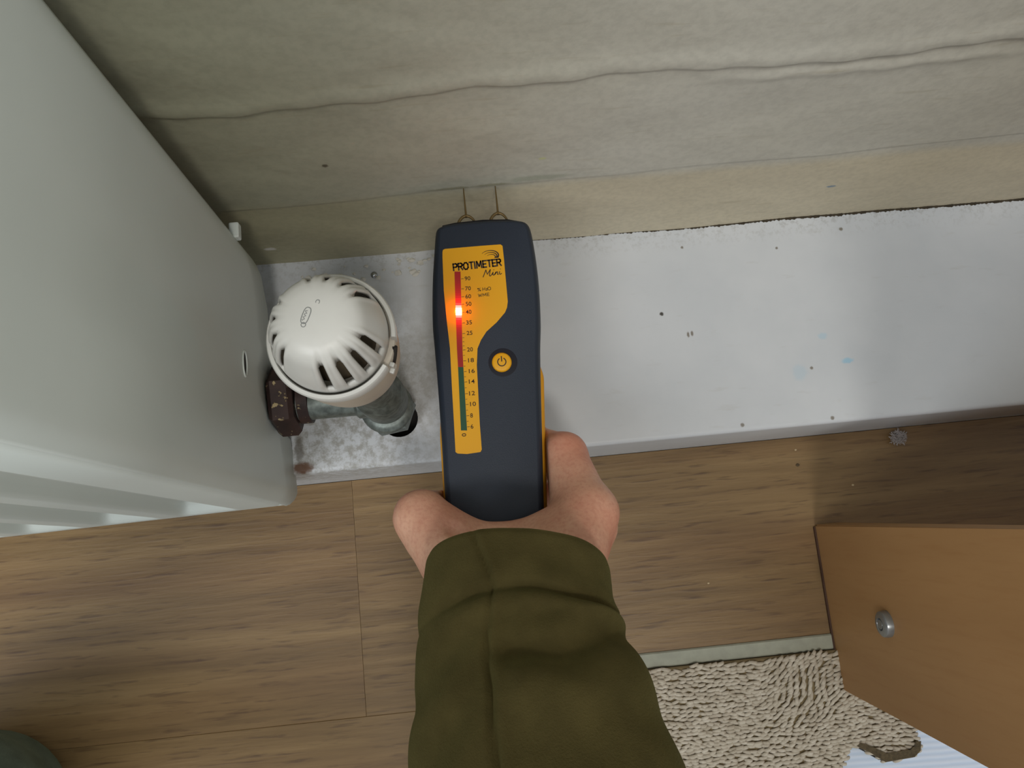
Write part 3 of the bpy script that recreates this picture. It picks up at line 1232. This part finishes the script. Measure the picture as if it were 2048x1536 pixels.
left = [STRIP[0], STRIP[7], STRIP[6], STRIP[5]]
right = [STRIP[1], STRIP[2], STRIP[3], STRIP[4]]
NS = 64
lit_y = .1181
for k in range(NS):
    t0, t1 = k / NS, (k + 1) / NS
    q = [pol(left, t0), pol(right, t0), pol(right, t1), pol(left, t1)]
    ym = sum(p[1] for p in q) / 4
    bm = bmesh.new()
    prism(bm, q, TZ - .0003, TZ + .0002)
    if ym > .0872:
        d = abs(ym - lit_y)
        e = 26 * math.exp(-(d / .0015) ** 2) + 2.2 * math.exp(-(d / .0048) ** 2) + .42 * math.exp(-(d / .012) ** 2) + .05
        g_ = .55 * math.exp(-(d / .0024) ** 2)
        mat = emis('red_led', (1, .015 + g_, .012 + g_ * .75, 1), e, lin(130, 12, 10))
        nm = 'red_led_segment'
    else:
        mat = M['green']
        nm = 'green_led_segment'
    o = mk(nm, bm, mat, mt, None)
pl = bpy.data.lights.new('led_glow', 'POINT')
pl.energy = .004
pl.color = (1, .07, .03)
pl.shadow_soft_size = .0012
plo = bpy.data.objects.new('led_glow', pl)
plo.location = Vector((-.0106, lit_y, TZ + .0042)) - mt.location
plo.parent = mt
COL.objects.link(plo)

AX = R2(-4.2)       # meter axis yaw
for s, (x, y) in zip(['90', '70', '60', '50', '40', '35', '25', '20', '18', '16', '14', '12', '10', '8', '6'], NUMS):
    text(s, x, y, TZ, .0023, R2(-1.5), M['ink'], mt, 'scale_numeral', bold=.008, width=(.0014 if len(s) == 1 else .0031), center=True)
    # main tick
    bm = bmesh.new()
    t = (y - .05299) / (.14033 - .05299)
    rx = pol(right, 1 - t)[0]
    box(bm, (rx + .0002, y - .00012, TZ - .0001), (rx + (.0016), y + .00012, TZ + .00009))
    mk('scale_tick', bm, M['ink'], mt, None)
for a, b in zip(NUMS[6:], NUMS[7:]):
    n = 1 if a is not NUMS[6] else 3
    for k in range(1, n + 1):
        y = a[1] + (b[1] - a[1]) * k / (n + 1)
        bm = bmesh.new()
        rx = pol(right, 1 - (y - .05299) / (.14033 - .05299))[0]
        box(bm, (rx + .0002, y - .0001, TZ - .0001), (rx + .0011, y + .0001, TZ + .00009))
        mk('scale_tick', bm, M['ink'], mt, None)
STROKES = {
    'P': [(0, 0, 0, 1), (0, 1, .45, 1), (.45, 1, .62, .88), (.62, .88, .62, .62), (.62, .62, .45, .48), (.45, .48, 0, .48)],
    'R': [(0, 0, 0, 1), (0, 1, .45, 1), (.45, 1, .62, .88), (.62, .88, .62, .64), (.62, .64, .45, .50), (.45, .50, 0, .50), (.30, .50, .66, 0)],
    'O': [(.22, 0, .5, 0), (.5, 0, .72, .25), (.72, .25, .72, .75), (.72, .75, .5, 1), (.5, 1, .22, 1), (.22, 1, 0, .75), (0, .75, 0, .25), (0, .25, .22, 0)],
    'T': [(0, 1, .62, 1), (.31, 1, .31, 0)],
    'I': [(.05, 0, .05, 1)],
    'M': [(0, 0, .06, 1), (.06, 1, .40, .25), (.40, .25, .74, 1), (.74, 1, .80, 0)],
    'E': [(0, 0, 0, 1), (0, 1, .52, 1), (0, .5, .46, .5), (0, 0, .52, 0)],
    'H': [(0, 0, 0, 1), (.6, 0, .6, 1), (0, .5, .6, .5)],
    'W': [(0, 1, .2, 0), (.2, 0, .42, .8), (.42, .8, .64, 0), (.64, 0, .84, 1)],
    '2': [(0, .8, .2, 1), (.2, 1, .45, .9), (.45, .9, .45, .6), (.45, .6, 0, 0), (0, 0, .5, 0)],
    '%': [(.05, 0, .65, 1), (0, .7, 0, .95), (0, .95, .22, .95), (.22, .95, .22, .7), (.22, .7, 0, .7), (.48, .05, .48, .3), (.48, .3, .7, .3), (.7, .3, .7, .05), (.7, .05, .48, .05)],
    ' ': [],
}
ADV = {'P': .86, 'R': .88, 'O': .98, 'T': .84, 'I': .36, 'M': 1.08, 'E': .76, 'H': .86, 'W': 1.1, '2': .74, '%': .9, ' ': .35}


def stroke_text(word, x, y, width, h, wt, rot, small=()):
    """drawn lettering, one mesh per word"""
    tot = sum(ADV[c] for c in word) - .2
    sx = width / tot
    bm = bmesh.new()
    cx = 0
    for i, c in enumerate(word):
        k = .62 if i in small else 1
        for x0, y0, x1, y1 in STROKES[c]:
            a = Vector(((cx + x0 * k) * sx, y0 * h * k))
            b = Vector(((cx + x1 * k) * sx, y1 * h * k))
            t = (b - a).normalized()
            nn = Vector((-t.y, t.x)) * wt
            a2, b2 = a - t * wt * .8, b + t * wt * .8
            q = []
            for p in (a2 - nn, b2 - nn, b2 + nn, a2 + nn):
                q.append(bm.verts.new((x + p.x * math.cos(rot) - p.y * math.sin(rot), y + p.x * math.sin(rot) + p.y * math.cos(rot), TZ + .00008)))
            bm.faces.new(q)
        cx += ADV[c] * k
    return mk('lettering', bm, M['ink'], mt, None)


stroke_text('PROTIMETER', -.01060, .1413, .0262, .0037, .00042, R2(1.2))
text('0', -.0129, .0508, TZ, .0023, R2(86), M['ink'], mt, 'scale_numeral', bold=.01, width=.0017, center=True)
stroke_text('% H2O', .00150, .1284, .0078, .0017, .00014, R2(1), (3,))
stroke_text('WME', .00150, .1252, .0060, .0016, .00014, R2(1))


def ink_line(pts, r, name='lettering', mat=None, z=TZ + .0001):
    bm = bmesh.new()
    P = [Vector((p[0], p[1], 0)) for p in pts]
    rr = r if isinstance(r, list) else [r] * len(P)
    L_, R_ = [], []
    for i, p in enumerate(P):
        t = (P[min(i + 1, len(P) - 1)] - P[max(i - 1, 0)]).normalized()
        nrm = Vector((-t.y, t.x, 0)) * rr[i]
        L_.append(bm.verts.new((p.x + nrm.x, p.y + nrm.y, z)))
        R_.append(bm.verts.new((p.x - nrm.x, p.y - nrm.y, z)))
    for i in range(len(P) - 1):
        bm.faces.new((L_[i], L_[i + 1], R_[i + 1], R_[i]))
    return bm


# hand-written word Mini as pen strokes
mini = [[(0, 0), (.16, 1.0)], [(.16, 1.0), (.24, .30), (.42, .98)], [(.42, .98), (.36, .1), (.42, .02), (.5, .2)],
        [(.5, .2), (.58, .55), (.56, .15), (.62, .06), (.70, .3)], [(.60, .80), (.63, .86)],
        [(.68, .1), (.73, .5), (.72, .25), (.80, .52), (.84, .4), (.83, .1), (.9, .1)],
        [(.95, .5), (.94, .15), (1.0, .05), (1.08, .2)], [(.99, .78), (1.02, .84)]]
bmj = bmesh.new()
for stt in mini:
    P = []
    for (a, b), (c, d) in zip(stt, stt[1:]):
        for k in range(4):
            P.append((a + (c - a) * k / 4, b + (d - b) * k / 4))
    P.append(stt[-1])
    b2 = ink_line([(.0050 + u * .0096 + v * .0004, .1360 + v * .0040 + u * .0006) for u, v in P], .00022)
    me = bpy.data.meshes.new('t')
    b2.to_mesh(me)
    b2.free()
    bmj.from_mesh(me)
    bpy.data.meshes.remove(me)
mk('lettering', bmj, M['ink'], mt, None)
# nested arcs emblem
bmj = bmesh.new()
for k, (r0, w_) in enumerate(((.0048, .00030), (.0036, .00026), (.0024, .00022))):
    P, rr = [], []
    for j in range(15):
        a = R2(150 - j * 13)
        P.append((.0098 + k * .0003 + r0 * math.cos(a), .1480 - k * .0004 + r0 * .62 * math.sin(a)))
        rr.append(w_ * (.3 + 1.2 * j / 14))
    b2 = ink_line(P, rr)
    me = bpy.data.meshes.new('t')
    b2.to_mesh(me)
    b2.free()
    bmj.from_mesh(me)
    bpy.data.meshes.remove(me)
mk('emblem', bmj, M['ink'], mt, None)

# power button in a dished recess
BX, BY = .01064, .08774
bm = bmesh.new()
lathe(bm, [(.0, .00010), (.0073, .00012), (.0078, .00002), (.0080, -.001)], (BX + .0006, BY, FZ), 'Z', 48)
mk('button_recess', bm, M['cover_dark'], mt, 60)
bm = bmesh.new()
lathe(bm, [(0, .0016), (.0042, .0016), (.0050, .0013), (.0053, .0006), (.0053, -.0002)], (BX, BY, FZ), 'Z', 48)
pb = mk('power_button', bm, M['yellow'], mt, 60)
b2 = ink_line([(BX + .0022 * math.cos(a), BY + .0022 * math.sin(a)) for a in [R2(118 + k * 9.5) for k in range(33)]], .00028, z=FZ + .0017)
me = bpy.data.meshes.new('t')
b2.to_mesh(me)
b2.free()
bmj = bmesh.new()
bmj.from_mesh(me)
b2 = ink_line([(BX, BY + .0002), (BX, BY + .0032)], .00028, z=FZ + .0017)
b2.to_mesh(me)
b2.free()
bmj.from_mesh(me)
bpy.data.meshes.remove(me)
mk('power_symbol', bmj, M['ink'], pb, None)

# ------------------------------------------------------------------ person: hand, sleeve, trouser leg
pe = empty('person', (.02, -.35, -.0), 'person in olive green fleece holding the yellow moisture meter in the right hand', 'person')


def sdf_mesh(name, prims, lo, hi, h, mat, parent, iters=2, cut=None):
    """one continuous skin from tapered capsules blended smoothly; prims = (a, ra, b, rb, blend)"""
    X = np.arange(lo[0], hi[0], h)
    Y = np.arange(lo[1], hi[1], h)
    Z = np.arange(lo[2], hi[2], h)
    GX, GY, GZ = np.meshgrid(X, Y, Z, indexing='ij')
    D = np.full(GX.shape, 1.0)
    for a, ra, b, rb, k in prims:
        a = np.array(a, float)
        b = np.array(b, float)
        ab = b - a
        L2 = ab.dot(ab) + 1e-12
        t = np.clip(((GX - a[0]) * ab[0] + (GY - a[1]) * ab[1] + (GZ - a[2]) * ab[2]) / L2, 0, 1)
        d = np.sqrt((GX - a[0] - t * ab[0]) ** 2 + (GY - a[1] - t * ab[1]) ** 2 + (GZ - a[2] - t * ab[2]) ** 2) - (ra + (rb - ra) * t)
        if k < 0:      # carve
            kk = -k
            hh = np.clip(.5 - .5 * (D + d) / kk, 0, 1)
            D = D * (1 - hh) + (-d) * hh + kk * hh * (1 - hh)
        else:
            hh = np.clip(.5 + .5 * (d - D) / k, 0, 1)
            D = d * (1 - hh) + D * hh - k * hh * (1 - hh)
    if cut is not None:
        D = np.maximum(D, -cut(GX, GY, GZ))
    # surface nets
    s = (D < 0)
    nx, ny, nz = D.shape
    acc = np.zeros((nx - 1, ny - 1, nz - 1, 3))
    cnt = np.zeros((nx - 1, ny - 1, nz - 1))
    cor = [(i, j, k) for i in (0, 1) for j in (0, 1) for k in (0, 1)]
    sub = lambda A, c: A[c[0]:nx - 1 + c[0], c[1]:ny - 1 + c[1], c[2]:nz - 1 + c[2]]
    for ax in range(3):
        for c in cor:
            if c[ax] == 1:
                continue
            c2 = list(c)
            c2[ax] = 1
            d0, d1 = sub(D, c), sub(D, c2)
            m = (d0 < 0) != (d1 < 0)
            den = np.where(m, d0 - d1, 1)
            t = np.where(m, d0 / den, 0)
            for q in range(3):
                v = (t if q == ax else float(c[q]))
                acc[..., q] += np.where(m, v, 0)
            cnt += m
    act = cnt > 0
    idx = -np.ones(act.shape, int)
    idx[act] = np.arange(act.sum())
    I = np.argwhere(act)
    P = (acc[act] / cnt[act][:, None] + I) * h + np.array([X[0], Y[0], Z[0]])
    faces = []
    for ax in range(3):
        u, v = (ax + 1) % 3, (ax + 2) % 3
        sh = [slice(1, n_ - 1) for n_ in (nx, ny, nz)]
        a_ = list(sh)
        b_ = list(sh)
        a_[ax] = slice(0, (nx, ny, nz)[ax] - 1)
        b_[ax] = slice(1, (nx, ny, nz)[ax])
        s0, s1 = s[tuple(a_)], s[tuple(b_)]
        m = np.argwhere(s0 != s1)
        fl = s0[s0 != s1]
        off = np.ones(3, int)
        off[ax] = 0
        e = m + off
        du = np.zeros(3, int)
        du[u] = 1
        dv = np.zeros(3, int)
        dv[v] = 1
        q = [idx[tuple((e - du - dv).T)], idx[tuple((e - dv).T)], idx[tuple(e.T)], idx[tuple((e - du).T)]]
        Q = np.stack(q, 1)
        Q[~fl] = Q[~fl][:, ::-1]
        faces.append(Q)
    F = np.concatenate(faces)
    F = F[(F >= 0).all(1)]
    for _ in range(iters):      # light relaxing
        S_ = np.zeros_like(P)
        C_ = np.zeros(len(P))
        for i in range(4):
            for j in (1, 3):
                np.add.at(S_, F[:, i], P[F[:, (i + j) % 4]])
                np.add.at(C_, F[:, i], 1)
        P = .5 * P + .5 * S_ / np.maximum(C_, 1)[:, None]
    me = bpy.data.meshes.new(name)
    me.from_pydata(P.tolist(), [], F.tolist())
    me.update()
    return link(name, me, mat, parent, 180)


Wr = (.012, -.050, .262)
I0, M0, R0, K0 = (.0470, .004, .2130), (.0500, -.003, .1905), (.0475, -.008, .1690), (.0420, -.013, .1500)
T0, T1, T2, T3 = (-.0085, -.034, .246), (-.0375, .0105, .2060), (-.0345, .0130, .1840), (-.0250, .0180, .1590)
B = .010
prims = [
    ((.020, -.16, .330), .026, (.014, -.085, .285), .024, .012),
    ((.014, -.085, .285), .024, Wr, .021, .015),
    (Wr, .018, I0, .0128, B), ((.014, -.050, .255), .017, M0, .0130, B), ((.012, -.050, .245), .017, R0, .0122, B), ((.006, -.050, .240), .016, K0, .0112, B),
    # palm filling between the metacarpals
    ((.012, -.040, .225), .018, (.032, -.018, .185), .014, .012),
    # thumb
    (Wr, .018, T0, .0165, B), (T0, .0150, T1, .0128, .010), (T1, .0125, T2, .0108, .005), (T2, .0105, T3, .0085, .004),
    # fleshy ball of the thumb and web across to the index knuckle
    ((-.016, -.024, .230), .0155, (-.029, -.002, .213), .0130, .010),
    ((-.034, .0035, .2100), .0100, (.006, -.0075, .2105), .0085, .010),
    ((.006, -.0075, .2105), .0085, (.043, .0030, .2110), .0105, .010),
    ((-.010, -.030, .236), .016, (.030, -.012, .220), .014, .014),
    # index finger round the right side and under the meter
    (I0, .0126, (.0402, .0365, .1860), .0115, .008), ((.0402, .0365, .1860), .0113, (.0270, .0480, .1570), .0092, .005), ((.0270, .0480, .1570), .0090, (.0060, .0480, .1545), .0076, .004),
    ((.0380, .012, .2000), .0090, (.0355, .0350, .1840), .0088, .008),
    # middle, ring and little finger below it
    (M0, .0118, (.0440, .0300, .1650), .0100, .005), ((.0440, .0300, .1650), .0098, (.0260, .0370, .1470), .0086, .003), ((.0260, .0370, .1470), .0086, (.0050, .0330, .1520), .0074, .003),
    (R0, .0110, (.0430, .0150, .1470), .0095, .004), ((.0430, .0150, .1470), .0093, (.0230, .0190, .1340), .0082, .003), ((.0230, .0190, .1340), .0080, (.0040, .0150, .1450), .0072, .003),
    (K0, .0098, (.0360, .0010, .1330), .0082, .004), ((.0360, .0010, .1330), .0080, (.0180, .0020, .1260), .0070, .003), ((.0180, .0020, .1260), .0070, (.0030, -.0020, .1370), .0064, .003),
    # knuckle bosses
    ((.0470, .003, .2190), .0085, (.0480, .004, .2185), .0085, .008), ((-.0415, .010, .2120), .0090, (-.0405, .012, .2110), .0090, .006),
    # hollow beside the thumb tendon
    ((-.020, .002, .2310), .0030, (-.010, -.006, .2300), .0030, -.006),
]
hand = sdf_mesh('hand', prims, (-.066, -.17, .112), (.078, .078, .362), .0014, M['skin'], pe, 2,
                cut=lambda X, Y, Z: np.maximum(np.maximum(np.abs(X + .001 - .0667 * Y) - .0288, np.abs(Z - .1825) - .0186), -(Y + .0137)))
# creases where the ball of the thumb folds at the wrist
A0, A1 = np.array(T0), np.array(T1)
AX_ = (A1 - A0) / np.linalg.norm(A1 - A0)
off_ = np.array(pe.location)
for v in hand.data.vertices:
    p_ = np.array(v.co) + off_
    if p_[0] < -.018 and p_[2] > .20:
        tt = float((p_ - A0).dot(AX_)) + .004 * math.sin(p_[2] * 160)
        dd = 0
        for c_, w_, a_ in ((.0225, .0013, .0011), (.0285, .0011, .0007), (.0165, .0012, .0008)):
            dd += a_ * math.exp(-((tt - c_) / w_) ** 2)
        v.co -= v.normal * dd
# thumb nail
bm = bmesh.new()
bmesh.ops.create_uvsphere(bm, u_segments=16, v_segments=10, radius=1, matrix=Matrix.Translation((-.0310, .0190, .1600)) @ Matrix.Rotation(R2(35), 4, 'Z') @ Matrix.Rotation(R2(-40), 4, 'X') @ Matrix.Diagonal((.0022, .0075, .0060, 1)))
mk('thumb_nail', bm, simple('nail', lin(226, 178, 160), .35), hand, 180)

# sleeve: tube along the forearm, ring folds and a lengthwise crease
path = [(.0077, -.0165, .2500), (.0055, -.0330, .2570), (.0052, -.0489, .2650), (.0071, -.0684, .2780), (.0082, -.0902, .2930), (.0130, -.1300, .3200), (.0200, -.1900, .3560), (.0300, -.2700, .4020), (.0420, -.3600, .4520)]
hws = [.0412, .0424, .0440, .0478, .0510, .0550, .058, .060, .060]
hts = [.0270, .0290, .0305, .0330, .0350, .040, .045, .050, .052]


def spl(tab, t):
    n_ = len(tab) - 1
    i = min(int(t * n_), n_ - 1)
    f = t * n_ - i
    g0 = lambda k: np.array(tab[max(0, min(n_, k))], float)
    p0, p1, p2, p3 = g0(i - 1), g0(i), g0(i + 1), g0(i + 2)
    return .5 * ((2 * p1) + (-p0 + p2) * f + (2 * p0 - 5 * p1 + 4 * p2 - p3) * f * f + (-p0 + 3 * p1 - 3 * p2 + p3) * f ** 3)


def gs(x, w):
    return math.exp(-(x / w) ** 2)


NSG, NRG = 200, 260
bm = bmesh.new()
rows = []
arc = 0
prevc = None
for i in range(NRG + 1):
    t = (i / NRG) ** 1.35
    c = spl(path, t)
    c2 = spl(path, min(1, t + .01))
    c1 = spl(path, max(0, t - .01))
    ax = Vector(c2 - c1).normalized()
    if prevc is not None:
        arc += float(np.linalg.norm(c - prevc))
    prevc = c
    sd = ax.cross(Vector((0, 0, 1))).normalized()      # towards -x
    if sd.x < 0:
        sd = -sd
    up = sd.cross(ax)
    if up.z < 0:
        up = -up
    w = float(spl([[q] for q in hws], t)[0])
    h_ = float(spl([[q] for q in hts], t)[0])
    row = []
    for k in range(NSG):
        a = 2 * PI * k / NSG            # 0 = right, 90 = top, 180 = left
        sa, ca = math.sin(a), math.cos(a)
        top_ = max(0, sa)
        s = arc
        u = ca                           # -1 left .. 1 right
        # fold lines measured along the sleeve
        f1 = .0245 + .006 * (u + .05) ** 2 * (1 if u < 0 else .2) - .002 * math.cos(u * 3) + .0025 * max(0, u) - .004 * max(0, -u - .2)
        f2 = .056 - .010 * abs(u - .3) - .010 * max(0, u - .5)
        up_ok = smooth((sa + .35) / .5)
        str1 = (.35 + .65 * smooth((u + .9) / .6)) * (1 - .35 * gs(u + .15, .18))
        d = 0
        d -= .0030 * gs(s - f1, .0020) * up_ok * str1
        d += .0026 * gs(s - f1 - .0065, .0050) * up_ok * str1
        d += .0012 * gs(s - f1 + .007, .006) * up_ok
        sr = smooth((u + .35) / .3) * smooth((1.1 - u) / .2)
        d -= .0055 * gs(s - f2, .0062) * up_ok * sr
        d += .0042 * gs(s - f2 - .017, .011) * up_ok * sr
        d += .0028 * gs(s - (f2 - .015), .006) * up_ok * smooth((u - .2) / .5)
        # lengthwise crease left of the middle, wandering
        uc = -.50 + .22 * smooth(s / .024) + .03 * math.sin(s * 70) - .03 * smooth((s - .08) / .03)
        near = smooth((s + .002) / .006)
        dep = .0018 + .0022 * smooth((s - .035) / .02)
        d -= dep * gs(u - uc, .020) * smooth(sa * 4) * near
        d += .0012 * gs(u - uc - .07, .05) * smooth(sa * 4) * near
        # slanting soft folds on the left flank
        d += .0016 * math.sin((s * 190) + u * 7.0 + .8) * smooth((-u - .25) / .35) * smooth((s - .03) / .02) * (sa > -.3)
        d += .0010 * vnoise(u * 3 + 1, s * 55, 2)
        lip = gs(s, .0016)
        d -= .0012 * lip
        r_w, r_h = w + d * .55, h_ + d
        p = Vector(c) + sd * (r_w * ca) + up * (r_h * sa)
        # the cuff mouth droops forward over the back of the hand
        p -= ax * (.0075 * max(0, sa) * gs(s, .02))
        row.append(bm.verts.new(p))
    rows.append(row)
for A, Bq in zip(rows, rows[1:]):
    for k in range(NSG):
        bm.faces.new((A[k], A[(k + 1) % NSG], Bq[(k + 1) % NSG], Bq[k]))
slv = mk('sleeve', bm, M['fleece'], pe, 180)
md = slv.modifiers.new('t', 'SOLIDIFY')
md.thickness = .0028
md.offset = -1

# bent trouser leg, shin seen at lower left; unseen knee placed to shade the floor
bm = bmesh.new()
kp = [(-.10, -.80, .36), (-.14, -.66, .40), (-.185, -.52, .44), (-.240, -.39, .470), (-.278, -.300, .455), (-.312, -.245, .36), (-.342, -.200, .26), (-.358, -.172, .16), (-.368, -.160, .07), (-.37, -.165, .02)]
kr = [.092, .090, .085, .078, .070, .062, .060, .062, .066, .060]
pts, rr = [], []
for i in range(81):
    t = i / 80
    pts.append(tuple(spl(kp, t)))
    rr.append(float(spl([[q] for q in kr], t)[0]) * (1 + .02 * math.sin(i * .9)))
tube(bm, pts, rr, 40)
mk('trouser_leg', bm, M['trouser'], pe, 180)

# the photographer's jumper out of view, added to shade the floor: chest, both upper arms, left forearm held up
sdf_mesh('unseen_jumper', [
    ((-.06, -.82, .42), .150, (-.06, -.68, .80), .155, .03),
    ((-.23, -.64, .90), .078, (.11, -.64, .90), .078, .06),
    ((-.24, -.62, .90), .066, (-.325, -.375, .58), .056, .03), ((-.325, -.375, .58), .055, (-.125, -.150, .60), .042, .03),
    ((.12, -.62, .90), .068, (.060, -.44, .51), .062, .03), ((.060, -.44, .51), .061, (.038, -.33, .436), .056, .02),
], (-.45, -1.02, .22), (.26, -.06, 1.06), .010, M['fleece'], pe, 2)
